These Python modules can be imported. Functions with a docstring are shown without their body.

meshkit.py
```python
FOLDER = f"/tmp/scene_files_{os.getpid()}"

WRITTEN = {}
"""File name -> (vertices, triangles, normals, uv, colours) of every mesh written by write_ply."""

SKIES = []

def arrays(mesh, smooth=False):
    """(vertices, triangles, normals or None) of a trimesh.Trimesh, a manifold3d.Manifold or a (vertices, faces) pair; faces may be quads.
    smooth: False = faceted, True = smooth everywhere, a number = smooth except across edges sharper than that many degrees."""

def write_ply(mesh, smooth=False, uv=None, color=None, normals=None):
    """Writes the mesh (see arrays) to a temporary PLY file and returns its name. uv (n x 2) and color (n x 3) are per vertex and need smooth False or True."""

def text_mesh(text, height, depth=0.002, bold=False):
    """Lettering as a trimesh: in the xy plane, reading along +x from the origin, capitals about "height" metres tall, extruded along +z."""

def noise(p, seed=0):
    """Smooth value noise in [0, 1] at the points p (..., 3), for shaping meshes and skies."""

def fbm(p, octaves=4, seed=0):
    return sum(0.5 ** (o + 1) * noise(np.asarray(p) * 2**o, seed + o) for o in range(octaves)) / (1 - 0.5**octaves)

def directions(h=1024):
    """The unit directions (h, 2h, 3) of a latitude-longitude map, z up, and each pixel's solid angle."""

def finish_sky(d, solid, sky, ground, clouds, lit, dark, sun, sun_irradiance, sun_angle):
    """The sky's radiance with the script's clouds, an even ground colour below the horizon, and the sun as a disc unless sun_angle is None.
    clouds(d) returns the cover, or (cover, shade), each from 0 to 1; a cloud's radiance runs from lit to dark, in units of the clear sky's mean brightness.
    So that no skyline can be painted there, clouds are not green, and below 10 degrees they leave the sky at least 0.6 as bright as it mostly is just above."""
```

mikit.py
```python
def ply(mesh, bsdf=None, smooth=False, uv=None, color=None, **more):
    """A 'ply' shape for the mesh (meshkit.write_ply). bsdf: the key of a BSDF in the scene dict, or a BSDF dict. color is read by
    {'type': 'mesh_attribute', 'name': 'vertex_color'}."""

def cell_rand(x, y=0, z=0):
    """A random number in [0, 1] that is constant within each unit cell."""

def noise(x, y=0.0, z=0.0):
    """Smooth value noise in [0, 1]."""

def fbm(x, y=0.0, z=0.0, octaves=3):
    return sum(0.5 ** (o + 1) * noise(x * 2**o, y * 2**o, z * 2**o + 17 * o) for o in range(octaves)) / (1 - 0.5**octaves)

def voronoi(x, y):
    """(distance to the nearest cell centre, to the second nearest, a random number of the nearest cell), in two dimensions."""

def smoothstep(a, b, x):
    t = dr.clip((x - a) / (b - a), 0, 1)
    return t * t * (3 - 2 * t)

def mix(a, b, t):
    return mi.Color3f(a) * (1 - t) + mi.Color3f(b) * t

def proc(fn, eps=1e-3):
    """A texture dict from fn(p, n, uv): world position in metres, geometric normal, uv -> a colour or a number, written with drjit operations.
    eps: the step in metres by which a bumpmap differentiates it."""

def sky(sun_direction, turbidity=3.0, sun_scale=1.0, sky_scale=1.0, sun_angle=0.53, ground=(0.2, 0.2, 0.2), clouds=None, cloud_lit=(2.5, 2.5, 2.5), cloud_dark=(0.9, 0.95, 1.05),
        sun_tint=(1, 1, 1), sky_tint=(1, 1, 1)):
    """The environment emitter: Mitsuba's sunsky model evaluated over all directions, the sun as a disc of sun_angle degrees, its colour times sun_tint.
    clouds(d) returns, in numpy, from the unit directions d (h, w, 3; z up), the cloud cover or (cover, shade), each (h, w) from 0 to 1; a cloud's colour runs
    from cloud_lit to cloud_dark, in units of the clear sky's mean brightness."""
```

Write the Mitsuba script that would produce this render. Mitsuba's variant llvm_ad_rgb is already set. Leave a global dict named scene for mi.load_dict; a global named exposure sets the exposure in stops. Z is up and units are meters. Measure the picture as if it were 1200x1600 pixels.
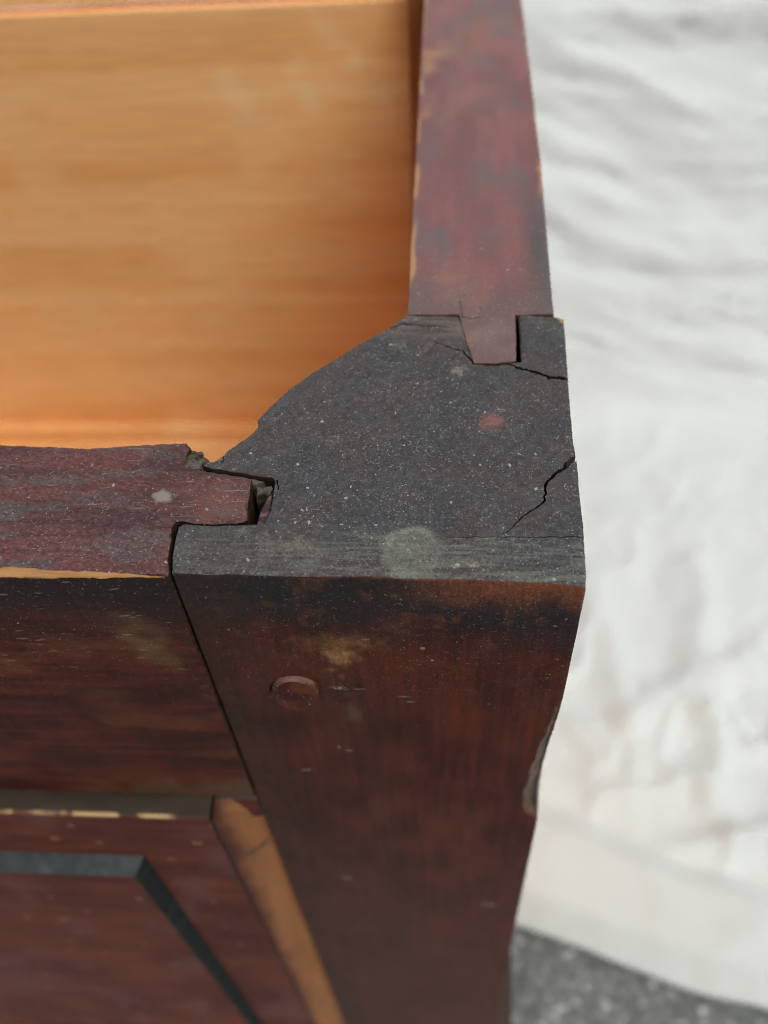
import math, random
import numpy as np
import trimesh, manifold3d
import drjit as dr
import mitsuba as mi
import mikit, meshkit
from mikit import voronoi, smoothstep, mix
from scipy.spatial import cKDTree, Delaunay
from shapely.geometry import Polygon, LineString, Point
from shapely import contains_xy, affinity
from shapely.geometry.polygon import orient

rng = np.random.default_rng(7)
random.seed(7)
T4 = mi.ScalarTransform4f

# ---------------------------------------------------------------- camera, light, exposure
# lengths below are in millimetres and become metres when a mesh is written; the origin is the front right top corner of the post
EYE = np.array([-26.22, -101.82, 145.82])
FWD = np.array([-0.06872, 0.63127, -0.77251])
UP = np.array([-0.00840, 0.77395, 0.63319])
scene = {'type': 'scene',
         'camera': {'type': 'thinlens', 'fov': 57.71, 'fov_axis': 'y', 'aperture_radius': 0.00165, 'focus_distance': 0.193,
                    'near_clip': 0.005, 'far_clip': 100.0,
                    'to_world': T4().look_at(origin=(EYE / 1000).tolist(), target=((EYE + FWD * 100) / 1000).tolist(), up=UP.tolist())}}
labels = {}
scene['sky'] = mikit.sky((0.38, -0.46, 0.80), turbidity=3, sun_scale=0.48, sky_scale=1.0, sun_angle=32, sun_tint=(0.76, 0.985, 1.22), ground=(0.2, 0.2, 0.2),
                         clouds=lambda d: 1.0, cloud_lit=(2.0, 1.99, 2.03))
exposure = 1.46

# ---------------------------------------------------------------- procedural textures
def mm(p):
    return p.x * 1000, p.y * 1000, p.z * 1000


def rnd(i, j, seed):
    """A random number in [0, 1] per integer pair."""
    h = mi.UInt32(mi.Int32(i) + 1000000) * 374761393 + mi.UInt32(mi.Int32(j) + 1000000) * 668265263 + (int(seed * 1013) * 69069) % 4294967296
    h = (h ^ (h >> 13)) * 1274126177
    return mi.Float((h ^ (h >> 16)) & 0xFFFFFF) / 16777215.0


def noise(x, y=0.0, s=0.0):
    """Smooth value noise in the plane, s: a seed (leaner than mikit's, for quick compiling)."""
    x, y = mi.Float(x), mi.Float(y)
    i, j = dr.floor(x), dr.floor(y)
    u, v = x - i, y - j
    u, v = u * u * (3 - 2 * u), v * v * (3 - 2 * v)
    return dr.lerp(dr.lerp(rnd(i, j, s), rnd(i + 1, j, s), u), dr.lerp(rnd(i, j + 1, s), rnd(i + 1, j + 1, s), u), v)


def fbm(x, y=0.0, s=0.0, octaves=3):
    return sum(0.5 ** (o + 1) * noise(x * 2 ** o, y * 2 ** o, s + 17 * o) for o in range(octaves)) / (1 - 0.5 ** octaves)


def specks(a, b, size, density, seed=0.0, big=0.33):
    """Small crumbs: one per cell, of differing size, only in a share of the cells."""
    a, b = a / size, b / size
    j = dr.floor(b)
    a = a + 9 * rnd(j, 3, seed)
    i = dr.floor(a)
    w, e = rnd(i, j, seed), rnd(i, j, seed + 0.5)
    r = 0.10 + (big - 0.10) * dr.square(e)
    cx, cy = 0.35 + 0.3 * dr.square(w / density), 0.35 + 0.3 * e
    d = dr.sqrt(dr.square(a - i - cx) + dr.square(b - j - cy))
    return dr.select(w < density, 1 - smoothstep(r * 0.6, r, d), 0.0)


def fibres(a, b, ang, ln, wd, density, seed):
    c, s = math.cos(ang), math.sin(ang)
    return specks((a * c + b * s) / ln, (-a * s + b * c) / wd, 1.0, density, seed, 0.42)


def dust(a, b, amount=1.0):
    """Grey-white dust and lint, finer and coarser, thicker in some patches than in others."""
    k = fbm(a / 9, b / 9, 4.0)
    t = 0.52 * specks(a, b, 0.40, 0.27 * amount, 1.3, 0.34) * (0.35 + 1.1 * k)
    t = dr.maximum(t, 0.95 * specks(a, b, 1.4, 0.10 * amount, 5.1, 0.16) * (0.4 + k))
    wa, wb = a + 0.5 * noise(a / 0.35, b / 0.35, 6.0), b + 0.5 * noise(a / 0.35, b / 0.35, 7.0)
    t = dr.maximum(t, 0.9 * specks(wa, wb, 3.2, 0.05 * amount, 8.7, 0.13))
    for i, ang in enumerate((0.3, 1.2, 2.2, 2.9)):
        t = dr.maximum(t, 0.6 * fibres(a, b, ang, 1.3, 0.22, 0.06 * amount, 2.0 + i) * (0.4 + k))
    return t


def spot(a, b, c, r1, r0=0.0, wob=0.25, s=1.0):
    """1 inside a ragged round spot about c, fading out at r1."""
    d = dr.sqrt(dr.square((a - c[0]) / s) + dr.square(b - c[1])) / r1 + wob * (noise(a / (0.35 * r1), b / (0.35 * r1), 4.0) - 0.5) * 2
    return 1 - smoothstep(r0, 1.0, d)


def post_colour(p, n, uv):
    x, y, z = mm(p)
    # end grain of the top
    m1, m2, m3 = fbm(x / 14, y / 14, 1.0), fbm(x / 5, y / 5, 9.0, 4), noise(x / 0.33, y / 0.33, 3.0)
    c = mix((0.064, 0.060, 0.065), (0.080, 0.063, 0.064), smoothstep(0.35, 0.65, m1))
    rings = dr.sin(2.1 * dr.sqrt(dr.square(x + 150) + dr.square(y - 160)) + 9 * m1 + 2.0 * m3)
    c = c * (1.0 + 0.05 * rings)
    c = mix(c, (0.070, 0.074, 0.084), smoothstep(0.5, 0.75, m2) * 0.5)
    c = c * (0.70 + 0.6 * m3) * (0.82 + 0.36 * noise(x / 1.1, y / 1.1, 7.0))
    # weathered horns at the side rail and the weathered band along the front arris
    wx = fbm(x / 6, y / 0.55, 2.0, 3)
    horn = smoothstep(68, 76, y + 5 * (m1 - 0.5)) * smoothstep(-8, -16, x)
    c = mix(c, (0.17, 0.13, 0.105), horn * smoothstep(0.35, 0.7, wx) * 0.8)
    c = mix(c, (0.10, 0.105, 0.09), smoothstep(68, 74, y) * smoothstep(-16, -9, x) * smoothstep(0.42, 0.7, wx) * 0.6)
    band = smoothstep(BAND_Y + 0.4, BAND_Y - 0.4, y) * smoothstep(-52, -30, x) + 0.55 * smoothstep(BAND_Y + 4, BAND_Y - 4, y + 7 * (m1 - 0.5)) * smoothstep(-24, -34, x)
    c = mix(c, (0.155, 0.155, 0.13), dr.clip(band, 0, 1) * smoothstep(0.34, 0.74, 0.8 * wx + 0.2 * m3) * 0.9)
    ring = spot(x, y, RING, 6.9, 0.72, 0.10)
    rim = smoothstep(4.0, 6.0, dr.sqrt(dr.square(x - RING[0]) + dr.square(y - RING[1])))
    c = mix(c, (0.215, 0.215, 0.18), ring * (0.30 + 0.25 * rim + 0.5 * smoothstep(0.35, 0.75, m2)) * (0.55 + 0.7 * m3))
    c = mix(c, (0.30, 0.115, 0.10), spot(x, y, RED, 3.6, 0.25) * (0.35 + 0.6 * noise(x / 0.5, y / 0.5)))
    for q, r, k in PALE:
        c = mix(c, (0.30, 0.26, 0.21), spot(x, y, q, r, 0.2, 0.7) * k * (0.35 + m3))
    c = mix(c, (0.42, 0.41, 0.39), dust(x, y))
    c = mix(c, (0.45, 0.26, 0.10), spot(x, y, HORN_TIP, 1.5, 0.4))
    # front face: reddish brown varnish, blackened near the top, worn to bare wood on the arris
    g1, g2 = fbm(x / 1.6, z / 22, 3.0), fbm(x / 13, z / 16, 5.0)
    v = mix((0.036, 0.0060, 0.0036), (0.102, 0.0178, 0.0085), smoothstep(0.20, 0.80, 0.4 * g1 + 0.6 * g2))
    v = mix(v, (0.11, 0.030, 0.015), smoothstep(0.5, 0.85, fbm(x / 9, z / 24, 12.0)) * 0.5)
    v = mix(v, (0.095, 0.036, 0.026), smoothstep(-70, -260, z) * 0.5)
    black = smoothstep(-30, -5, z + 13 * (fbm(x / 11, z / 7, 8.0) - 0.5) + 0.09 * (x + 40))
    v = mix(v, (0.014, 0.0145, 0.018), black * 0.95)
    worn = smoothstep(-44, -10, x) * smoothstep(-11.5, -0.8, z + 8 * (fbm(x / 6, z / 4, 2.0, 4) - 0.5) - 0.06 * x)
    v = mix(v, (0.30, 0.088, 0.036), worn * (0.15 + 0.35 * noise(x / 0.5, z / 0.5) + 0.55 * noise(x / 0.22, z / 0.22, 3.0)))
    v = mix(v, (0.17, 0.062, 0.028), smoothstep(-1.3, -0.3, z + 0.8 * (noise(x / 2, 1.0) - 0.5)) * smoothstep(-60, -40, x) * 0.8)
    gran = noise(x / 0.24, z / 0.24, 9.0)
    v = v * (1 + 0.7 * (gran - 0.5) * smoothstep(-90, -20, z))
    v = mix(v, (0.10, 0.036, 0.020), smoothstep(0.55, 0.8, fbm(x / 3.5, z / 3.5, 21.0, 4)) * smoothstep(-60, -20, z) * 0.6)
    tan = dr.maximum(spot(x, z, (STAIN[0], STAIN[1] - 1.5), 7.5, 0.15, 0.45, 0.6), 0.5 * spot(x, z, (STAIN[0], STAIN[1] + 5.0), 5.0, 0.0, 0.3, 2.4))
    v = mix(v, (0.40, 0.20, 0.075), tan * (0.15 + 0.6 * noise(x / 0.22, z / 0.22) + 0.5 * noise(x / 0.6, z / 0.6, 2.0)))
    v = mix(v, (0.17, 0.10, 0.055), spot(x, z, (STAIN[0] + 0.5, STAIN[1] - 26), 9, 0.0, 0.4, 0.35) * 0.45)
    for q, r, s in DASH:
        v = mix(v, (0.36, 0.30, 0.25), spot(x, z, q, r, 0.1, 0.9, s) * 0.7)
    v = v * (0.78 + 0.22 * noise(x / 0.5, z / 1.6, 4.0) + 0.26 * noise(x / 0.45, z / 28, 6.0))
    lint = dust(x, z, 0.45)
    v = mix(v, (0.34, 0.30, 0.27), lint * smoothstep(-75, -30, z) * 0.8)
    # the chipped right arris shows bare, dirty wood
    chip = smoothstep(-46, -50, z) * smoothstep(-118, -112, z) * smoothstep(0.25, 0.45, n.x) * smoothstep(0.12, 0.3, -n.y)
    v = mix(v, mix((0.060, 0.050, 0.044), (0.15, 0.080, 0.052), smoothstep(0.35, 0.65, fbm(x / 1.5 + y / 2, z / 6, 1.0, 4))), chip)
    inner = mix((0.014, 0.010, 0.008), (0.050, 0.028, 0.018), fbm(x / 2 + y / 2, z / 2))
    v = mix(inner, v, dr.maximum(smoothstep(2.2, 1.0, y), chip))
    return mix(v, c, smoothstep(0.45, 0.75, n.z))


def rail_colour(p, n, uv):
    x, y, z = mm(p)
    w = fbm(x / 22, y / 1.3, 1.0, 4)
    m = fbm(x / 16, y / 8, 5.0)
    c = mix((0.078, 0.036, 0.039), (0.142, 0.054, 0.050), smoothstep(0.33, 0.66, 0.5 * w + 0.5 * m))
    c = mix(c, (0.105, 0.082, 0.084), smoothstep(0.52, 0.75, fbm(x / 9, y / 2.5, 8.0)) * 0.7)
    c = c * (0.62 + 0.76 * noise(x / 0.7, y / 0.35, 2.0))
    c = mix(c, (0.20, 0.085, 0.065), spot(x, y, TONGUE_RED, 8, 0.1, 0.4, 1.5) * 0.55)
    edge = smoothstep(-89, -82, x + 3 * (m - 0.5)) * smoothstep(6.0, 1.0, dr.abs(y - TONGUE_RED[1]) * 0.0 + (-63.0 - x))
    c = mix(c, (0.135, 0.118, 0.105), dr.clip(edge, 0, 1) * 0.8)
    c = mix(c, (0.33, 0.29, 0.24), spot(x, y, RAIL_SPOT, 2.3, 0.35, 0.25, 1.25) * 0.8)
    c = mix(c, (0.22, 0.19, 0.18), fibres(x, y, 0.05, 9, 0.5, 0.22, 3.0) * smoothstep(0.45, 0.6, fbm(x / 10, y / 6, 3.0)) * 0.8)
    c = mix(c, (0.42, 0.40, 0.38), dust(x, y, 0.65))
    g = fbm(x / 26, z / 1.7, 3.0, 4)
    v = mix((0.034, 0.0055, 0.0032), (0.096, 0.0162, 0.0074), smoothstep(0.3, 0.7, 0.5 * g + 0.5 * fbm(x / 16, z / 12, 6.0)))
    v = mix(v, (0.125, 0.038, 0.015), smoothstep(0.48, 0.85, fbm(x / 18, z / 9, 15.0)) * smoothstep(-10, -25, z) * 0.6)
    v = mix(v, (0.018, 0.011, 0.012), smoothstep(-30, -6, z + 9 * (fbm(x / 14, z / 8, 8.0) - 0.5)) * 0.93)
    v = mix(v, (0.16, 0.095, 0.045), spot(x, z, RAIL_STAIN, 13, 0.0, 0.5, 0.55) * 0.55)
    v = v * (0.82 + 0.36 * noise(x / 1.8, z / 0.5, 4.0))
    v = mix(v, (0.32, 0.29, 0.26), dust(x, z, 0.45) * smoothstep(-75, -25, z) * 0.75)
    v = mix(v, (0.30, 0.24, 0.2), fibres(x, z, 0.1, 4, 0.8, 0.10, 6.0) * smoothstep(-60, -20, z) * 0.4)
    v = mix(v, (0.11, 0.075, 0.045), spot(x, z, (-88, -106), 14, 0.0, 0.4, 3.5) * 0.45)
    c = mix(v, c, smoothstep(0.72, 0.93, n.z))
    # bare wood where the finish has split off along the front arris
    wr = dr.select(x < -92, dr.clip(1.1 + (-92 - x) * 0.04, 1.1, 2.0), dr.clip((-80 - x) * 0.092, 0, 1.1)) * (0.50 + 0.45 * noise(x / 11, 1.0) + 0.22 * noise(x / 1.5, 4.0))
    raw = smoothstep(-1.35, -1.1, z) * smoothstep(wr + 0.12, wr - 0.05, y - RAIL_Y) * smoothstep(0.12, 0.25, n.z)
    c = mix(c, mix((0.36, 0.16, 0.055), (0.56, 0.29, 0.12), fbm(x / 5, y / 0.5 + z / 0.3, 2.0)), raw)
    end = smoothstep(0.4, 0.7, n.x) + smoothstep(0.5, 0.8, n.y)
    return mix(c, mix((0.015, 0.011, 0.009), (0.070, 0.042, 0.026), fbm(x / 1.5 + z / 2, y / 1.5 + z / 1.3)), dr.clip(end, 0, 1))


def side_rail_colour(p, n, uv):
    x, y, z = mm(p)
    w = fbm(x / 2.2, y / 30, 1.0, 4)
    m = fbm(x / 11, y / 19, 5.0)
    c = mix((0.185, 0.072, 0.076), (0.265, 0.102, 0.098), smoothstep(0.25, 0.75, 0.3 * w + 0.7 * m))
    c = mix(c, (0.150, 0.112, 0.118), smoothstep(0.40, 0.85, fbm(x / 8, y / 14, 8.0)) * 0.75)
    c = mix(c, (0.080, 0.078, 0.078), smoothstep(-9, -4, x + 6 * (m - 0.5)) * smoothstep(150, 105, y) * 0.85)
    c = mix(c, (0.150, 0.105, 0.102), smoothstep(100, 76, y + 14 * (m - 0.5)) * 0.65)
    for q, r, s, k in SIDE_WORN:
        c = mix(c, (0.42, 0.20, 0.105), spot(x, y, q, r, 0.0, 0.5, s) * k)
    c = mix(c, (0.24, 0.17, 0.16), spot(x, y, (-17, 72), 10, 0.1, 0.4, 0.7) * 0.5)
    c = mix(c, (0.42, 0.40, 0.38), dust(x, y, 0.7) * smoothstep(190, 90, y))
    raw = mix((0.42, 0.20, 0.08), (0.60, 0.33, 0.15), fbm(x, y / 6))
    ed = dr.maximum(smoothstep(-34.9, -35.9, x + 1.0 * (noise(y / 9, 2.0) - 0.5)), smoothstep(-1.9, -0.9, x + 2.0 * (noise(y / 13, 5.0) - 0.5) + 0.3 * (noise(y / 1.5, 5.0) - 0.5)) * smoothstep(115, 150, y) * smoothstep(205, 170, y))
    c = mix(c, raw, ed * smoothstep(88, 97, y) * smoothstep(0.3, 0.6, noise(y / 14, 9.0)) * 0.8)
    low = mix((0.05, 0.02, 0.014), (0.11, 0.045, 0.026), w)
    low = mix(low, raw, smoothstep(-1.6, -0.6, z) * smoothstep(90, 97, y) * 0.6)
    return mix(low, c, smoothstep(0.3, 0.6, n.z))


def pine_colour(p, n, uv):
    x, y, z = mm(p)
    g = fbm(x / 190 + y / 60, z / 6 + y / 14 + 0.35 * noise(x / 120, z / 60), 2.0, 4)
    c = mix((0.90, 0.49, 0.205), (0.93, 0.57, 0.27), smoothstep(0.25, 0.75, g))
    c = mix(c, (0.78, 0.36, 0.12), smoothstep(0.50, 0.78, fbm(x / 260, z / 17, 7.0)) * 0.55)
    c = mix(c, (0.90, 0.57, 0.28), smoothstep(0.56, 0.75, fbm(x / 38, z / 30, 11.0)) * 0.5)
    for q in SCUFF:                                                  # rubbed streaks
        a, b = (q[0][0], q[0][1]), (q[1][0], q[1][1])
        L = math.hypot(b[0] - a[0], b[1] - a[1])
        t = dr.clip(((x - a[0]) * (b[0] - a[0]) + (z - a[1]) * (b[1] - a[1])) / L ** 2, 0, 1)
        d = dr.sqrt(dr.square(x - a[0] - t * (b[0] - a[0])) + dr.square(z - a[1] - t * (b[1] - a[1])))
        c = mix(c, (0.94, 0.66, 0.36), (1 - smoothstep(0.0, 9.0, d)) * 0.6 * smoothstep(0.1, 0.6, noise(x / 9, z / 9, 3.0)))
    return c * (0.93 + 0.14 * noise(x / 12, z / 1.2 + y / 1.2))


def shaded_pine_colour(p, n, uv):
    x, y, z = mm(p)
    return mix((0.24, 0.080, 0.022), (0.40, 0.155, 0.05), fbm(x / 9 + y / 9, z / 40))  # pine with the shade of the inner corner put into its colour


def door_colour(p, n, uv):
    x, y, z = mm(p)
    g = fbm(x / 26, z / 2.5, 3.0, 4)
    v = mix((0.070, 0.0115, 0.0065), (0.138, 0.028, 0.015), smoothstep(0.3, 0.7, 0.5 * g + 0.5 * fbm(x / 25, z / 25, 6.0)))
    v = mix(v, (0.125, 0.048, 0.042), smoothstep(0.55, 0.75, fbm(x / 16, z / 26, 13.0)) * 0.6)
    v = mix(v, (0.30, 0.12, 0.075), specks(x, z, 14.0, 0.3, 3.3, 0.16) * 0.6)
    v = mix(v, mix((0.040, 0.027, 0.019), (0.075, 0.056, 0.040), fbm(x / 14, y / 3, 2.0)), smoothstep(0.5, 0.8, n.z))             # grey-brown dust on the ledge
    v = mix(v, (0.026, 0.016, 0.012), smoothstep(0.4, 0.7, n.x))  # painted shade: faces turned right are darkened against the sun
    # bare wood along the top arris
    raw = smoothstep(DOOR_TOP - 1.5, DOOR_TOP - 0.4, z) * smoothstep(DOOR_Y + 1.4, DOOR_Y + 0.6, y)
    k = smoothstep(0.44, 0.66, fbm(x / 9, 3.0, 0.0, 4) + 0.15 * noise(x / 2, z / 1.0)) * smoothstep(-98, -108, x)
    v = mix(v, (0.62, 0.40, 0.19), raw * k * 0.9)
    v = mix(v, (0.30, 0.085, 0.055), raw * (1 - k) * smoothstep(0.35, 0.7, noise(x / 7, 8.0)) * 0.3)
    return v


def raw_edge_colour(p, n, uv):
    x, y, z = mm(p)
    c = mix((0.24, 0.085, 0.030), (0.35, 0.145, 0.055), fbm(x / 5, z / 40, 3.0))
    c = mix(c, (0.17, 0.07, 0.04), smoothstep(0.5, 0.8, fbm(x / 8, z / 30, 6.0)) * 0.35)
    c = mix(c, (0.075, 0.022, 0.015), smoothstep(DOOR_X + 6.5, DOOR_X - 0.5, x + 4.0 * (fbm(x / 6, z / 14, 2.0) - 0.5) - 0.012 * (z + 200)))
    return mix(c, (0.07, 0.035, 0.025), dr.clip(spot(x, z, (-85.5, -147), 3, 0.2, 0.4, 1.6), 0, 1) * 0.8)


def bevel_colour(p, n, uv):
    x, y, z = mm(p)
    return mix(mix((0.010, 0.012, 0.013), (0.024, 0.026, 0.027), fbm(x / 7, z / 7, 1.0)), mix((0.034, 0.037, 0.040), (0.074, 0.080, 0.083), fbm(x / 9, z / 5, 3.0)), smoothstep(0.25, 0.5, n.z)) * (0.8 + 0.4 * noise(x / 2, z / 2))  # light and shade in the colour: pale dusty top, near-black side


def peg_colour(p, n, uv):
    x, y, z = mm(p)
    c = mix((0.045, 0.010, 0.006), (0.095, 0.024, 0.014), smoothstep(0.3, 0.7, fbm(x / 4, z / 3, 4.0)))
    c = mix(c, (0.26, 0.13, 0.115), smoothstep(0.35, 0.8, n.z))  # sky light painted in: upward side of the peg made paler
    return mix(c, (0.42, 0.38, 0.35), dust(x, y - z, 0.8) * smoothstep(0.0, 0.5, n.z))


def crumb_colour(p, n, uv):
    x, y, z = mm(p)
    c = mix((0.030, 0.022, 0.016), (0.13, 0.085, 0.055), smoothstep(0.35, 0.68, fbm(x / 1.3 + z / 2, y / 1.3 + z / 1.2, 0.0, 4)))
    return mix(c, (0.13, 0.13, 0.125), smoothstep(0.5, 0.9, n.z) * smoothstep(0.4, 0.6, fbm(x / 2, y / 2, 5.0)) * 0.8)


def splinter_colour(p, n, uv):
    x, y, z = mm(p)
    return mix((0.050, 0.026, 0.030), (0.155, 0.075, 0.078), smoothstep(0.35, 0.65, fbm(x / 1.5 + z / 2, y / 1.1 + z / 1.5, 0.0, 4)))


def cloth_colour(p, n, uv):
    x, y, z = mm(p)
    c = mix((0.745, 0.748, 0.74), (0.78, 0.783, 0.778), fbm(x / 130, y / 130 + z / 130))
    c = mix(c, (0.64, 0.60, 0.51), smoothstep(230, 120, y + 0.22 * x) * smoothstep(-650, -690, z) * smoothstep(0.45, 0.75, fbm(x / 40, y / 40, 4.0)) * 0.3)
    return c


def tar_colour(p, n, uv):
    x, y, z = mm(p)
    d, _, w = voronoi(x / 4, y / 4)
    c = mix((0.12, 0.125, 0.128), (0.25, 0.257, 0.257), w)
    return c * (0.75 + 0.5 * fbm(x / 3, y / 3, 3.0))


def stone_colour(p, n, uv):
    x, y, z = mm(p)
    d, _, w = voronoi(x / 5, y / 5)
    return mix((0.12, 0.125, 0.128), (0.70, 0.71, 0.70), smoothstep(0.55, 1.0, w))


def top_grain(p, n, uv):
    x, y, z = mm(p)
    return fbm(x / 0.5, (y + 0.5 * z) / 0.5, 1.0, 2) + 0.6 * noise(x / 2.2, (y + 0.4 * z) / 2.2)


def rail_grain(p, n, uv):
    x, y, z = mm(p)
    return fbm(x / 5, (y + z) / 0.4, 1.0, 2) + 0.5 * noise(x / 0.5, (y + z) / 0.5)


def side_grain(p, n, uv):
    x, y, z = mm(p)
    return fbm((x + z) / 0.6, y / 7, 1.0, 2) + 0.8 * noise(x / 6, y / 20, 2.0)


# ---------------------------------------------------------------- measured outlines (mm)
POST = [(-80.06, 1.70), (-75.97, 1.61), (-63.30, 1.35), (-43.34, 1.37), (-26.12, 1.05), (-13.98, 0.80), (-7.98, 0.46), (-0.03, -0.29), (0.32, 5.08), (0.63, 14.49), (0.70, 24.56), (0.79, 32.03), (0.53, 37.21), (0.58, 44.93), (0.78, 55.13), (1.17, 68.25), (1.45, 78.31), (-0.63, 79.29), (-6.45, 79.83), (-9.53, 80.11), (-9.52, 72.94), (-9.64, 62.92), (-13.20, 62.27), (-20.44, 62.30), (-22.01, 70.69), (-23.21, 77.81), (-23.82, 79.76), (-26.63, 79.78), (-32.90, 80.09), (-36.52, 80.37), (-38.35, 78.67), (-39.85, 77.23), (-41.01, 75.31), (-43.54, 73.19), (-47.93, 69.23), (-53.64, 64.00), (-59.16, 58.47), (-63.12, 53.73), (-66.22, 48.90), (-68.21, 45.21), (-69.03, 43.79), (-68.50, 42.00), (-69.25, 40.21), (-70.57, 38.45), (-72.19, 36.89), (-73.65, 35.35), (-74.60, 34.20), (-75.12, 33.06), (-76.56, 31.55), (-77.36, 31.36), (-78.19, 32.10), (-78.59, 31.17), (-78.82, 30.05), (-76.85, 29.14), (-74.70, 28.79), (-69.73, 27.91), (-66.90, 27.38), (-63.39, 26.69), (-62.68, 25.44), (-62.71, 21.38), (-62.67, 17.94), (-63.39, 14.39), (-65.73, 14.20), (-72.92, 13.78), (-78.22, 13.89), (-80.11, 14.03), (-81.01, 13.19), (-81.08, 11.53), (-81.04, 8.61), (-80.80, 5.42)]
RAIL = [(-460.0, [(-125.69, 36.07)][0][1])] + [(-125.69, 36.07), (-116.75, 35.53), (-105.01, 35.00), (-96.56, 35.82), (-88.12, 36.63), (-83.58, 36.84), (-82.44, 35.31), (-82.94, 32.64), (-83.00, 30.77), (-81.61, 29.29), (-78.39, 28.39), (-74.53, 27.69), (-69.60, 27.00), (-67.71, 26.29), (-67.52, 23.97), (-67.43, 19.60), (-67.33, 17.04), (-66.93, 15.19), (-69.03, 14.24), (-74.26, 13.93), (-78.24, 13.97), (-80.10, 14.70), (-81.83, 14.68), (-82.20, 13.17), (-81.72, 9.40), (-81.44, 5.41), (-80.60, 1.84)] + [([(-80.60, 1.84)][0][0], 0.7), (-460.0, 0.7)]
SIDE = [(-36.4, 300.0)] + [(-36.61, 124.56), (-36.51, 79.88), (-23.98, 79.76), (-23.52, 77.33), (-22.32, 70.23), (-20.59, 62.08), (-15.42, 62.06), (-10.68, 62.71), (-10.37, 70.61), (-10.32, 79.63), (-0.92, 79.54)] + [(-0.67, 111.80), (-0.22, 149.76), (-0.48, 200.26), (-1.04, 258.79)] + [([(-1.04, 258.79)][0][0] - 0.1, 300.0)]
FLAKE = [(-23.82, 85.22), (-23.20, 78.53), (-21.19, 78.03), (-19.17, 78.50), (-18.48, 82.66), (-19.52, 87.19), (-22.22, 87.73)]
SPLINTER = [(-65.41, 14.70), (-65.25, 17.40), (-64.47, 20.49), (-64.01, 22.06), (-62.68, 23.31), (-62.46, 20.51), (-62.54, 17.94), (-63.28, 14.56), (-64.33, 14.55)]
SPLINTER2 = [(-67.22, 25.76), (-65.27, 25.42), (-63.41, 25.79), (-62.84, 24.54), (-63.47, 23.12), (-65.25, 23.28), (-66.41, 21.87)]
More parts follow.
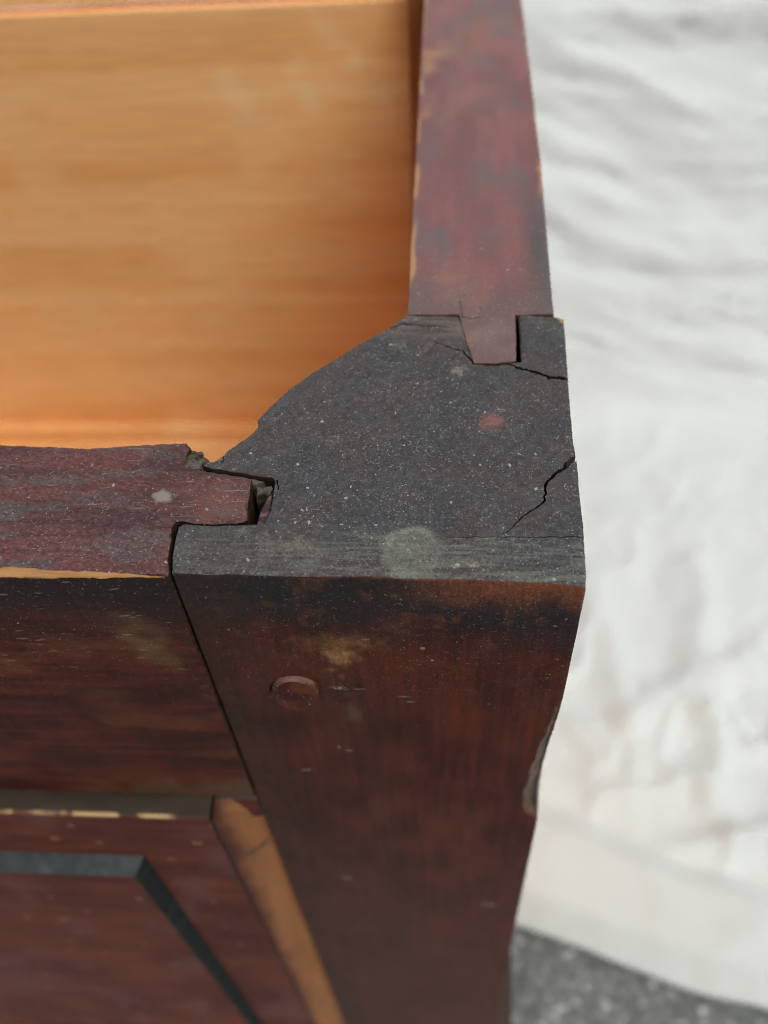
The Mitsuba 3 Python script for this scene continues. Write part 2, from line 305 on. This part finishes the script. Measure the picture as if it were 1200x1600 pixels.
SPLINTER3 = [(-78.61, 29.68), (-74.76, 29.15), (-69.78, 28.27), (-66.88, 27.20), (-65.14, 26.49), (-66.65, 25.58), (-70.91, 26.63), (-75.16, 27.32), (-78.32, 28.03)]
KNOB = tuple([(-81.07, 31.71)][0]) + (-1.9,)
RAIL_Y = 0.7
CRACKS = [([(-41.62, 75.08), (-37.47, 76.24), (-32.79, 75.72), (-26.29, 75.19)], 0.35, 0.15, 3.0),
          ([(-29.61, 69.81), (-26.56, 68.18), (-23.24, 66.34), (-21.31, 63.86), (-20.29, 62.08)], 0.2, 0.5, 7.0),
          ([(-20.88, 62.30), (-16.17, 61.63), (-13.21, 62.05), (-11.61, 61.39), (-10.05, 60.29), (-6.60, 59.20), (-3.52, 57.26), (0.21, 57.03), (1.77, 56.82)], 0.4, 0.95, 12.0),
          ([(2.03, 34.23), (0.02, 32.39), (-2.32, 29.47), (-4.85, 27.14), (-6.16, 25.02), (-6.40, 23.11)], 1.35, 0.45, 14.0),
          ([(-6.38, 23.46), (-6.53, 20.89), (-8.17, 19.18), (-10.04, 17.66), (-12.18, 15.32), (-14.82, 12.21)], 0.5, 0.1, 7.0),
          ([(-26.18, 10.94), (-18.62, 11.12), (-9.84, 11.31), (2.00, 11.62)], 0.06, 0.22, 0.8),
          ([(-74.36, 35.35), (-74.68, 33.82), (-74.46, 31.57), (-74.99, 29.71)], 0.4, 0.1, 5.0),
          ([(-62.18, 25.80), (-61.69, 24.02), (-61.61, 22.26)], 0.3, 0.15, 2.0)]
BAND_Y = [(-9.84, 11.31)][0][1]
RING, RED = [(-33.29, 7.36), (-17.16, 43.12)]
RING, RED = tuple(RING), tuple(RED)
PALE = [(q, r, k) for q, r, k in zip([(-24.44, 59.68), (-51.34, 36.98), (-54.37, 55.21), (-15.11, 46.90), (-21.22, 3.99), (-24.54, 4.09), (-10.58, 22.73), (-60.47, 8.88), (-67.39, 12.03), (-54.06, 8.97), (-38.71, 68.49)], (2.2, 1.8, 1.2, 1.3, 1.0, 0.8, 1.0, 5.0, 2.5, 5.0, 2.4), (0.6, 0.25, 0.2, 0.3, 0.95, 0.9, 0.3, 0.22, 0.2, 0.25, 0.3))]
HORN_TIP = [(0.96, 77.83)][0]
STAIN = [(-49.50, -29.80)][0]
DASH = [(q, r, s) for q, r, s in zip([(-50.76, -44.53), (-35.88, -47.84), (-34.77, -50.29), (-46.37, -44.94), (-51.11, -77.57), (-53.44, -75.82), (-43.50, -23.22), (-31.40, -25.92), (-59.37, -178.38), (-10.32, -199.52), (-63.31, -90.26)], (0.9, 0.35, 0.3, 0.3, 0.6, 0.6, 0.4, 0.5, 1.6, 1.6, 0.8), (2.2, 5, 4, 5, 1.5, 1, 2, 1.5, 1.5, 1.5, 2))]
PEG = [(-60.85, -47.14)][0]
RAIL_SPOT = [(-85.82, 21.16)][0]
RAIL_STAIN = [(-91.60, -25.43)][0]
TONGUE_RED = [(-73.06, 18.68)][0]
SIDE_WORN = [(q, r, s, k) for q, r, s, k in zip([(-34.32, 210.89), (-29.67, 216.16), (-33.70, 180.91), (-29.27, 178.73), (-18.67, 238.86), (-20.34, 85.18), (-21.25, 70.69), (-0.81, 145.65), (0.47, 158.60), (-26.72, 92.97), (-15.18, 188.25)], (16, 12, 11, 12, 30, 8, 6, 6, 7, 9, 22), (0.3, 0.7, 0.3, 0.6, 0.6, 0.7, 0.5, 0.2, 0.2, 0.6, 0.5), (0.8, 0.45, 0.4, 0.2, 0.15, 0.2, 0.25, 0.9, 0.8, 0.2, 0.12))]
SCUFF = [(a, b) for a, b in zip([(-89.03, -20.42), (-124.76, -46.39), (-93.98, -38.77), (-58.85, -55.09)], [(-67.67, -39.42), (-117.89, -65.65), (-87.78, -58.81), (-49.82, -81.04)])]
BACK_TOP = ([(-217.65, -19.27)][0][1], [(-43.63, -15.64)][0][1])
BACK_POST_X = [(-44.12, -10.55)][0][0]
FLOOR_Z = [(-268.72, -264.24)][0][1]
RAIL_BOTTOM = [(-107.96, -108.13)][0][1]
DOOR_Y = -5.0
DOOR_TOP = [(-126.27, -111.33)][0][1]
DOOR_X = [(-93.27, -129.29)][0][0]
POST_EDGE = [(-79.20, -106.60)][0][0]
GROOVE_X, GROOVE_Z = [(-120.18, -142.89)][0][0], [(-146.31, -144.26)][0][1]
GROOVE_W = 6.5
HEM = [(-138.76, 178.67), (-51.45, 153.88), (34.14, 129.40), (84.30, 113.44), (135.28, 97.14), (184.88, 83.78), (233.64, 74.08), (305.32, 62.91), (471.83, 57.51)]
HEMLINE = [(-147.95, 276.31), (-24.03, 251.06), (64.01, 223.23), (119.73, 201.65), (178.36, 178.35), (250.07, 154.01), (348.18, 126.98), (490.59, 103.50)]
BEND_Y = [(248.15, 705.13)][0][1]
SLOPE = 64.0
FOLDS = [(a, 1.7 * b, 0.8 * c) for a, b, c in [([(149.14, 311.11), (190.65, 346.49), (218.96, 368.53), (265.14, 380.50)], 11.0, 20.0),
         ([(219.64, 333.34), (231.20, 293.57), (211.95, 248.96)], 8.0, 18.0), ([(131.36, 450.72), (145.05, 388.83), (144.48, 324.53)], 7.0, 22.0), ([(239.81, 502.58), (245.38, 452.87), (223.55, 398.06)], 8.0, 25.0), ([(169.99, 197.62), (226.65, 202.35), (280.75, 221.36)], 8.0, 16.0)]]


def material(name, colour, rough, spec=0.5, bump=None, height=0.0, eps=1e-4, **more):
    b = {'type': 'principled', 'base_color': mikit.proc(colour), 'roughness': rough, 'specular': spec, **more}
    if bump:
        b = {'type': 'bumpmap', 'arbitrary': {**mikit.proc(bump, eps)}, 'scale': height, 'bsdf': b}
    scene[name] = {'type': 'twosided', 'bsdf': b}


material('post_wood', post_colour, 0.46, 0.25, top_grain, 0.00006)
material('rail_wood', rail_colour, 0.44, 0.27, rail_grain, 0.00008)
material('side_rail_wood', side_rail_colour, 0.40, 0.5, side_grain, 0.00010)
material('pine', pine_colour, 0.5, 0.4)
material('shaded_pine', shaded_pine_colour, 0.6, 0.3)
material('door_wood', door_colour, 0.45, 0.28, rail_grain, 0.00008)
material('raw_edge', raw_edge_colour, 0.6, 0.4)
material('shaded_dusty_bevel', bevel_colour, 0.65, 0.2)
material('peg_wood', peg_colour, 0.45, 0.28, top_grain, 0.00012)
material('crumb', crumb_colour, 0.8, 0.2)
material('splinter_wood', splinter_colour, 0.6, 0.4, rail_grain, 0.0002)
material('cloth', cloth_colour, 0.9, 0.1)
material('tar', tar_colour, 0.8, 0.3)
material('stone', stone_colour, 0.6, 0.4)

# ---------------------------------------------------------------- mesh tools
def nz(p, s, seed=0):
    """Signed smooth noise at points (n, 2 or 3) of feature size s."""
    p = np.asarray(p, float)
    q = np.zeros((len(p), 3))
    q[:, :p.shape[1]] = p / s
    return meshkit.fbm(q + 100, 3, seed) * 2 - 1


def add(key, mesh, bsdf, smooth=30):
    n, k = key, 0
    while n in scene:
        k += 1
        n = f'{key}_{k:03d}'
    if isinstance(mesh, manifold3d.Manifold):
        m = mesh.to_mesh()
        mesh = trimesh.Trimesh(m.vert_properties[:, :3], m.tri_verts, process=False)
    assert len(mesh.faces), key
    mesh = mesh.copy()
    mesh.apply_scale(0.001)
    scene[n] = mikit.ply(mesh, bsdf, smooth=smooth)
    return n


def dense(poly, h):
    poly = np.asarray(poly, float)
    if Polygon(poly).exterior.is_ccw is False:
        poly = poly[::-1]
    out = []
    for a, b in zip(poly, np.roll(poly, -1, 0)):
        k = max(1, int(math.ceil(np.linalg.norm(b - a) / h)))
        out += [a + (b - a) * i / k for i in range(k)]
    return np.array(out)


def slab(poly, zs, h=0.5, grid=0.8, wear=0.35, reach=0.5, ragged=0.12, uneven=0.12, seed=0, shape=None, top_shape=None):
    """A solid of outline poly from zs[0] (top) down to zs[-1], with worn, ragged arrises; shape(v) may move side points, top_shape(v, d) top points."""
    o = dense(poly, h)
    t = np.roll(o, -1, 0) - np.roll(o, 1, 0)
    nrm = np.stack([t[:, 1], -t[:, 0]], 1) / (np.linalg.norm(t, axis=1, keepdims=True) + 1e-9)
    o = o + nrm * (ragged * nz(o, 1.6, seed))[:, None]
    P = Polygon(o).buffer(0)
    x0, y0, x1, y1 = P.bounds
    gx, gy = np.meshgrid(np.arange(x0, x1, grid), np.arange(y0, y1, grid))
    gx[::2] += grid / 2
    g = np.stack([gx.ravel(), gy.ravel()], 1) + rng.uniform(-0.1, 0.1, (gx.size, 2)) * grid
    g = g[contains_xy(P.buffer(-h * 0.8), g[:, 0], g[:, 1])]
    cap = np.vstack([o, g])
    tri = Delaunay(cap).simplices
    c = cap[tri].mean(1)
    tri = tri[contains_xy(P, c[:, 0], c[:, 1])]
    e = cap[tri]
    p, q = e[:, 1] - e[:, 0], e[:, 2] - e[:, 0]
    area = p[:, 0] * q[:, 1] - p[:, 1] * q[:, 0]
    tri = np.where((area < 0)[:, None], tri[:, ::-1], tri)[np.abs(area) > 1e-9]
    N = len(o)
    # every outline edge must be there, else the cap is stitched from the outline alone
    d = cKDTree(o).query(cap)[0]
    wob = wear * np.clip(1 + 0.8 * nz(cap, 4.0, seed + 5), 0.15, 3)
    zt = zs[0] - wob * np.exp(-d / reach) + uneven * nz(cap, 12.0, seed + 9)
    top = np.column_stack([cap, zt])
    if top_shape is not None:
        top = top_shape(top, d)
    rings = [top[:N]]
    for z in zs[1:]:
        r = np.column_stack([o, np.full(N, z)])
        q = np.column_stack([o, np.full(N, z)])
        w = wear * np.clip(1 + 0.8 * nz(q, 4.0, seed + 6), 0.15, 3) * np.exp(-(zs[0] - z) / reach)
        r[:, :2] -= nrm * (w - 0.10 * nz(q * [1, 1, 0.35], 6.0, seed + 7))[:, None]
        r[:, 2] = np.minimum(r[:, 2], top[:N, 2] - 0.06 * (zs[0] - z) ** 0.2)
        if shape is not None:
            r = shape(r)
        rings.append(r)
    # the top ring moves inwards by the full wear
    top[:N, :2] -= nrm * (wear * 0.5)[None] if np.isscalar(wear) is False else nrm * wear * 0.5
    if shape is not None:
        top[:N] = shape(top[:N])
    bot = np.column_stack([cap, np.full(len(cap), zs[-1])])[N:]
    V = [top]
    for r in rings[1:]:
        V.append(r)
    nt = len(top)
    V.append(bot)
    F = [tri]
    i = np.arange(N)
    j = (i + 1) % N
    base = [0] + [nt + k * N for k in range(len(rings) - 1)]
    for a, b in zip(base[:-1], base[1:]):
        F += [np.stack([a + i, b + i, b + j], 1), np.stack([a + i, b + j, a + j], 1)]
    last, bi = base[-1], nt + (len(rings) - 1) * N
    remap = np.where(np.arange(len(cap)) < N, last + np.arange(len(cap)), bi + np.arange(len(cap)) - N)
    F.append(remap[tri][:, ::-1])
    return trimesh.Trimesh(np.vstack(V), np.vstack(F), process=False)


def solid(m):
    return manifold3d.Manifold(manifold3d.Mesh(np.asarray(m.vertices, np.float32), np.asarray(m.faces, np.uint32)))


def box(x0, x1, y0, y1, z0, z1, bevel=0.6):
    """A box with rounded arrises."""
    b = min(bevel, (x1 - x0) / 3, (y1 - y0) / 3, (z1 - z0) / 3)
    s = manifold3d.Manifold.sphere(b, 12)
    return manifold3d.Manifold.batch_hull([s.translate((x, y, z)) for x in (x0 + b, x1 - b) for y in (y0 + b, y1 - b) for z in (z0 + b, z1 - b)])


def crack(pts, w0, w1, depth, seed=0, z1=3.0):
    """A jagged wedge along a polyline, w0 wide at its first point and w1 at its last."""
    p = np.array(LineString(pts).segmentize(0.9).coords)
    t = np.gradient(p, axis=0)
    nn = np.stack([-t[:, 1], t[:, 0]], 1) / (np.linalg.norm(t, axis=1, keepdims=True) + 1e-9)
    r = np.random.default_rng(seed)
    k = np.linspace(0, 1, len(p))
    mid = p + nn * r.normal(0, 0.10, (len(p), 1))
    w = (w0 * (1 - k) + w1 * k) * r.uniform(0.6, 1.35, len(p)) / 2
    ring = np.vstack([mid + nn * w[:, None], (mid - nn * w[:, None])[::-1]])
    P = Polygon(ring).buffer(0.015)
    P = max(P.geoms, key=lambda g: g.area) if hasattr(P, 'geoms') else P
    top = manifold3d.CrossSection([np.array(orient(P, 1.0).exterior.coords)[:-1]])
    return manifold3d.Manifold.extrude(top, depth + z1).translate((0, 0, -depth))


def loose(c, r, seed, squash=(1, 1, 1), rough=0.35, sub=3):
    m = trimesh.creation.icosphere(subdivisions=sub)
    v = m.vertices * (1 + rough * nz(m.vertices * 3, 1.6, seed))[:, None]
    m.vertices = v * r * np.array(squash) + np.array(c)
    return m


# ---------------------------------------------------------------- pavement and sheet
GROUND = -700.0
g = trimesh.creation.box((40000, 40000, 60))
g.apply_translation((0, 0, GROUND - 30))
labels[add('pavement', g, 'tar', False)] = {'label': 'grey asphalt pavement of fine stones under the cabinet', 'kind': 'structure'}
ico = trimesh.creation.icosphere(subdivisions=0)
vs, fs = [], []
for k in range(9000):
    c = np.array([rng.uniform(-160, 620), rng.uniform(-160, 330), GROUND])
    r = rng.uniform(1.2, 3.2) if rng.random() < 0.93 else rng.uniform(3.2, 5.0)
    q = ico.vertices * rng.uniform(0.7, 1.25, (12, 1)) * r * np.array([1, 1, 0.7]) + c + np.array([0, 0, -0.15 * r])
    vs.append(q)
    fs.append(ico.faces + 12 * k)
labels[add('pavement__stone', trimesh.Trimesh(np.vstack(vs), np.vstack(fs), process=False), 'stone', 40)] = {'kind': 'stuff'}


def sheet():
    """One white cloth: it hangs down a slope behind the cabinet, bends, and lies on the pavement as far as a nearly straight hem."""
    lx = np.linspace(-700, 1900, 521)
    hem = np.interp(lx, *zip(*sorted(HEM))) + 5 * nz(np.stack([lx, lx * 0], 1), 90, 3)
    ang, bend, R = math.radians(SLOPE), BEND_Y, 70.0
    L1, L2 = R * ang, 1500.0
    V = []
    for x, h in zip(lx, hem):
        L0 = bend - h
        s = np.concatenate([np.linspace(0, 12, 5)[:-1], np.linspace(12, L0, 170), L0 + np.linspace(0, L1, 14)[1:], L0 + L1 + np.linspace(0, L2, 220)[1:]])
        yy = np.where(s < L0, h + s, 0.0)
        zz = np.zeros_like(s)
        a = np.clip((s - L0) / R, 0, ang)
        arc = (s >= L0)
        yy = np.where(arc, bend + R * np.sin(a) + np.maximum(s - L0 - L1, 0) * math.cos(ang), yy)
        zz = np.where(arc, R * (1 - np.cos(a)) + np.maximum(s - L0 - L1, 0) * math.sin(ang), zz)
        V.append(np.stack([np.full_like(s, x), yy, zz, s, a / ang], 1))
    n0, n1 = len(lx), len(V[0])
    V = np.concatenate(V)
    x, y, z, s, a = V.T
    low = 1 - a
    warp = 30 * nz(np.stack([x, s], 1), 160, 4)
    # crumples lying on the ground
    rid = 1 - np.abs(nz(np.stack([x + warp, y * 0.8], 1), 70, 11)) * 3.0
    gr = 13 * np.clip(rid, 0, 1) ** 1.5 + 6.0 * nz(np.stack([x, y], 1), 32, 12)
    near = np.exp(-((x - 330) / 260) ** 2 - ((y - 300) / 220) ** 2)
    gr = gr * (0.35 + 0.8 * near)
    for pts, hgt, wid in FOLDS:
        ln = LineString(pts)
        d = np.array([ln.distance(Point(px, py)) for px, py in zip(x, y)]) if False else dist_line(np.stack([x, y], 1), np.array(pts))
        gr = gr + hgt * np.exp(-(d / wid) ** 2)
    yl = np.interp(x, *zip(*sorted(HEMLINE))) + 4 * nz(np.stack([x, 0 * x], 1), 60, 8)
    gr = gr * np.clip((y - yl) / 40, 0.25, 1) + 17.0 / (1 + np.exp(np.clip((y - yl) / 5.0, -40, 40))) - 6.0 * np.exp(-((y - yl - 20) / 18) ** 2)
    # long sagging folds across the slope
    fo = 15 * (1 - np.abs(nz(np.stack([(x + 0.5 * warp) * 0.17, s + 0.5 * warp - 0.05 * x], 1), 46, 21)) * 2.0) + 6 * nz(np.stack([x * 0.35, s - 0.12 * x], 1), 24, 22) + 5 * (1 - np.abs(nz(np.stack([x * 0.22 + 0.3 * s, s + 0.5 * warp + 0.14 * x], 1), 21, 25)) * 2.5)
    ease = np.clip(s / 25, 0.0, 1)
    off = 3.0 + ease * (low * np.maximum(gr + 5.0, 0) + a * fo * np.clip((s - 500) / 250, 0.2, 1))
    nx = np.stack([0 * x, -np.sin(a * ang), np.cos(a * ang)], 1)
    P = np.stack([x, y, z], 1) + nx * off[:, None] + [0, 0, GROUND + 4.0]
    i, j = np.meshgrid(np.arange(n0 - 1), np.arange(n1 - 1), indexing='ij')
    q = np.stack([i * n1 + j, (i + 1) * n1 + j, (i + 1) * n1 + j + 1, i * n1 + j + 1], -1).reshape(-1, 4)
    top = np.vstack([q[:, [0, 1, 2]], q[:, [0, 2, 3]]])
    m = trimesh.Trimesh(P, top, process=False)
    th = m.vertex_normals * 1.6
    F2 = top[:, ::-1] + len(P)
    rim = np.concatenate([np.arange(n0) * n1])
    a0, a1 = rim[:-1], rim[1:]
    edge = np.vstack([np.stack([a0, a0 + len(P), a1 + len(P)], 1), np.stack([a0, a1 + len(P), a1], 1)])
    return trimesh.Trimesh(np.vstack([P, P - th]), np.vstack([top, F2, edge]), process=False)


def dist_line(p, pts):
    best = np.full(len(p), 1e9)
    for a, b in zip(pts[:-1], pts[1:]):
        t = np.clip(((p - a) @ (b - a)) / ((b - a) @ (b - a)), 0, 1)
        best = np.minimum(best, np.linalg.norm(p - a - t[:, None] * (b - a), axis=1))
    return best


labels[add('white_sheet', sheet(), 'cloth', True)] = {
    'label': 'white crumpled cloth sheet spread on the asphalt and rising behind the cabinet', 'category': 'sheet'}

# ---------------------------------------------------------------- the cabinet: corner post
C = 'wooden_cabinet'
labels[C] = {'label': 'old dark brown wooden cabinet with open top and cracked corner joint', 'category': 'cabinet'}


def zsteps(*spans):
    out = [0.0]
    for to, step in spans:
        while out[-1] > to + 1e-6:
            out.append(max(to, out[-1] - step))
    return out


def chip_shape(v):
    """The right front arris has lost a long chip some way below the top."""
    z = v[:, 2]
    c = np.interp(-z, [44, 52, 64, 84, 97, 106, 112, 116], [0, 0.7, 2.2, 4.0, 4.7, 4.3, 2.8, 0]) * (1 + 0.25 * nz(v * [0.3, 0.3, 1], 7.0, 31))
    c = c + np.where(c > 0.05, 0.35 * nz(v, 2.0, 33), 0)
    d = (0.0 - v[:, 0]) * 1.0 + (v[:, 1] - 0.8) * 0.7
    k = np.clip(c - np.maximum(d, 0), 0, None) * (v[:, 1] < 12) * (v[:, 0] > -10)
    v = v.copy()
    v[:, 0] -= k * 0.22
    v[:, 1] += k * 0.80
    # the arris below the top is a little rounded off to the right
    return v


post = slab(POST, zsteps((-1.2, 0.2), (-4, 0.5), (-12, 1.0), (-40, 2.0), (-125, 1.2), (-180, 4), (-700, 20)), 0.45, 0.75, 0.40, 0.45, 0.10, 0.16, 1, chip_shape)
body = solid(post)
assert body.status() == manifold3d.Error.NoError, body.status()
cuts = [crack(p, a, b, dep, i + 2) for i, (p, a, b, dep) in enumerate(CRACKS)]
for cu in cuts:
    body = body - cu
body = body - manifold3d.Manifold.cylinder(6.0, 5.9, 5.9, 48).rotate((90, 0, 0)).translate((PEG[0] - 0.55, 2.2, PEG[1] + 0.9))
add(C + '__corner_post', body, 'post_wood', 32)
labels[C + '__corner_post'] = {'label': 'dark greyish corner post with cracked and stained top'}

# peg: driven in aslant, its upper side stands proud of the face
pm = trimesh.creation.cylinder(5.5, 14, sections=72)
pm = pm.subdivide_to_size(0.9)
v = pm.vertices.copy()
cap = v[:, 2] > 6.9
rad = np.linalg.norm(v[:, :2], axis=1)
v[:, 2] -= np.where(cap, 0.35 * np.clip((rad - 5.0) / 0.5, 0, 1) ** 2, 0)
v[:, 2] += np.where(v[:, 2] > 5, 0.18 * nz(v, 2.5, 4), 0)
v[:, :2] *= (1 + 0.03 * nz(v, 3.0, 6))[:, None]
pm = trimesh.Trimesh(v, pm.faces, process=False)
pm.apply_transform(trimesh.transformations.rotation_matrix(math.radians(90 - 13), [1, 0, 0]))
pm.apply_translation((PEG[0], 5.9, PEG[1] + 1.0))
add(C + '__corner_post__peg', pm, 'peg_wood', 40)

# ---------------------------------------------------------------- front rail with its tongue
def arris(v, d):
    w = np.interp(v[:, 0], [-450, -150, -112, -92, -83, -80], [2.1, 2.0, 1.9, 1.1, 0.7, 0.0]) * (1 + 0.30 * nz(v, 9.0, 41))
    k = np.clip(w - (v[:, 1] - RAIL_Y), 0, None) * (v[:, 0] < -80)
    v = v.copy()
    v[:, 2] -= 0.42 * k
    return v


rail = slab(RAIL, zsteps((-1.2, 0.2), (-4, 0.6), (-20, 2.0), (RAIL_BOTTOM, 4.0)), 0.5, 0.75, 0.30, 0.45, 0.24, 0.14, 2, None, arris)
add(C + '__front_rail', rail, 'rail_wood', 28)
labels[C + '__front_rail'] = {'label': 'purplish brown front rail with bare wood along its front edge'}
add(C + '__front_rail__broken_end', loose(KNOB, 2.9, 3, (0.8, 1.15, 0.8), 0.55), 'crumb', 60)
labels[C + '__front_rail__broken_end'] = {'label': 'crumbled dark broken end of the rail shoulder'}
add(C + '__corner_post__splinter', slab(SPLINTER, [-1.0, -1.3, -2.0, -4, -14], 0.35, 0.4, 0.5, 0.5, 0.25, 0.8, 5), 'splinter_wood', 25)
add(C + '__corner_post__splinter', slab(SPLINTER2, [-1.1, -1.4, -2.2, -4, -14], 0.35, 0.35, 0.4, 0.5, 0.3, 0.8, 6), 'crumb', 25)
add(C + '__corner_post__splinter', slab(SPLINTER3, [-1.1, -1.5, -2.2, -5, -14], 0.35, 0.35, 0.4, 0.5, 0.3, 0.8, 8), 'crumb', 25)

# ---------------------------------------------------------------- side rail with its tongue, side of the carcase
srail = slab(SIDE, [0.25, 0.1, -0.1, -0.35, -0.7, -1.2, -2, -4, -8, -16, -30], 0.6, 1.0, 0.22, 0.4, 0.14, 0.12, 3)
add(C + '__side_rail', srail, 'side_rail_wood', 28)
labels[C + '__side_rail'] = {'label': 'purplish red side rail lapped into the post'}
add(C + '__side_rail__flake', slab(FLAKE, [0.75, 0.6, 0.4, 0.2, -0.5], 0.35, 0.5, 0.25, 0.4, 0.2, 0.2, 9), 'side_rail_wood', 28)
add(C + '__side_panel', box(-33, -5, 72, 330, -640, -30.5), 'pine')
bk = trimesh.creation.extrude_polygon(Polygon([(-4, -240), (0, -240), (3.1, -295), (6.1, -337), (10, -400), (13.9, -460), (17.1, -514), (21, -590), (24, -698), (-4, -698)]), 40.0, engine='earcut')
bk.vertices = np.column_stack([bk.vertices[:, 0], 62 - bk.vertices[:, 2], bk.vertices[:, 1]])
bk.invert()
add(C + '__side_bracket', bk, 'side_rail_wood', 20)
labels[C + '__side_bracket'] = {'label': 'reddish bracket low on the outer side'}

# ---------------------------------------------------------------- inside: back board, floor
bt = BACK_TOP
prof = Polygon([(-470, bt[0] - (bt[1] - bt[0]) * 0.4), (-41, bt[1]), (-41, -262), (-470, -262)])
bp = trimesh.creation.extrude_polygon(prof, 8.0, engine='earcut')
bp.vertices = np.column_stack([bp.vertices[:, 0], 300 + 8 - bp.vertices[:, 2], bp.vertices[:, 1]])
bp.invert()
add(C + '__back_board', bp, 'pine', False)
labels[C + '__back_board'] = {'label': 'bare orange back board with horizontal grain'}
prof = Polygon([(-470, bt[0] - (bt[1] - bt[0]) * 0.4 + 2.0), (-41, bt[1] + 2.0), (-41, 0), (-470, 0)])
br = trimesh.creation.extrude_polygon(prof, 14.0, engine='earcut')
br.vertices = np.column_stack([br.vertices[:, 0], 304 + 14 - br.vertices[:, 2], br.vertices[:, 1]])
br.invert()
add(C + '__back_rail', br, 'pine', False)
add(C + '__back_post', box(BACK_POST_X, -2, 288, 335, -700, -0.3), 'shaded_pine')  # its darker colour carries the shade of the right inner corner
add(C + '__floor_board', box(-470, -34, 25, 299, -275, FLOOR_Z), 'pine')
add(C + '__floor_strip', box(-470, -46, 289, 299.8, FLOOR_Z - 2, FLOOR_Z + 7.0, 1.5), 'pine')
add(C + '__left_panel', box(-484, -471, 25, 318, -640, -1), 'pine')

# ---------------------------------------------------------------- raised panel front below the rail
dx, dz = GROOVE_X, GROOVE_Z
fr = box(-484, DOOR_X, DOOR_Y, 14, -640, DOOR_TOP, 0.8) - box(-440, dx, DOOR_Y - 20, 40, -560, dz, 0.3)
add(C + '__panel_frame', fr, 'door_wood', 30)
labels[C + '__panel_frame'] = {'label': 'dark red panel frame with dusty top ledge'}
e = trimesh.convex.convex_hull(np.array([(DOOR_X + 0.15, DOOR_Y + 0.7, DOOR_TOP - 3.0), (DOOR_X + 0.15, DOOR_Y + 0.7, -640), (DOOR_X + 0.15, 12, DOOR_TOP + 0.6), (DOOR_X + 0.15, 12, -640),
                                         (DOOR_X + 3.6, DOOR_Y + 2.0, DOOR_TOP - 3.0), (DOOR_X + 5.5, DOOR_Y + 5.2, DOOR_TOP - 1.2), (DOOR_X + 6.5, DOOR_Y + 3.4, DOOR_TOP - 9), (DOOR_X + 6.5, DOOR_Y + 3.4, -640), (DOOR_X + 3.6, DOOR_Y + 2.0, -640), (POST_EDGE - 0.5, 4.4, DOOR_TOP - 12), (POST_EDGE - 0.5, 12, DOOR_TOP - 9), (POST_EDGE - 0.5, 4.4, -640), (POST_EDGE - 0.5, 12, -640)]))
add(C + '__panel_frame__bare_edge', e, 'raw_edge', 50)
labels[C + '__panel_frame__bare_edge'] = {'label': 'bare orange wood edge beside the post'}
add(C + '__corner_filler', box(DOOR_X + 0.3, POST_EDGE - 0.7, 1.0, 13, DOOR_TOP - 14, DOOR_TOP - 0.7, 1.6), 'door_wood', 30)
BW, BD = GROOVE_W, 2.0
yb = DOOR_Y + BD
pv = []
for k, (yy, ins) in enumerate(((yb + 4, 0), (yb, 0), (DOOR_Y - 4.5, BW))):
    pv += [(-440 + ins, yy, dz - ins), (dx - 0.6 * ins, yy, dz - ins), (dx - 0.6 * ins, yy, -560 + ins), (-440 + ins, yy, -560 + ins)]
pv = np.array(pv)
field = trimesh.convex.convex_hull(np.vstack([pv[8:] + [0, 0.02, 0], pv[8:] + [0, 5, 0]]))
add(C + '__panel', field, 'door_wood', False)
labels[C + '__panel'] = {'label': 'dark red raised panel'}
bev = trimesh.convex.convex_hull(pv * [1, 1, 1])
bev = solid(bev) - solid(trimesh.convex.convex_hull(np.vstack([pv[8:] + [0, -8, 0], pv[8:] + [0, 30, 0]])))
add(C + '__panel__bevel', bev, 'shaded_dusty_bevel', 20)
labels[C + '__panel__bevel'] = {'label': 'blue-grey dusty sloping margin of the panel with light and shade painted in'}
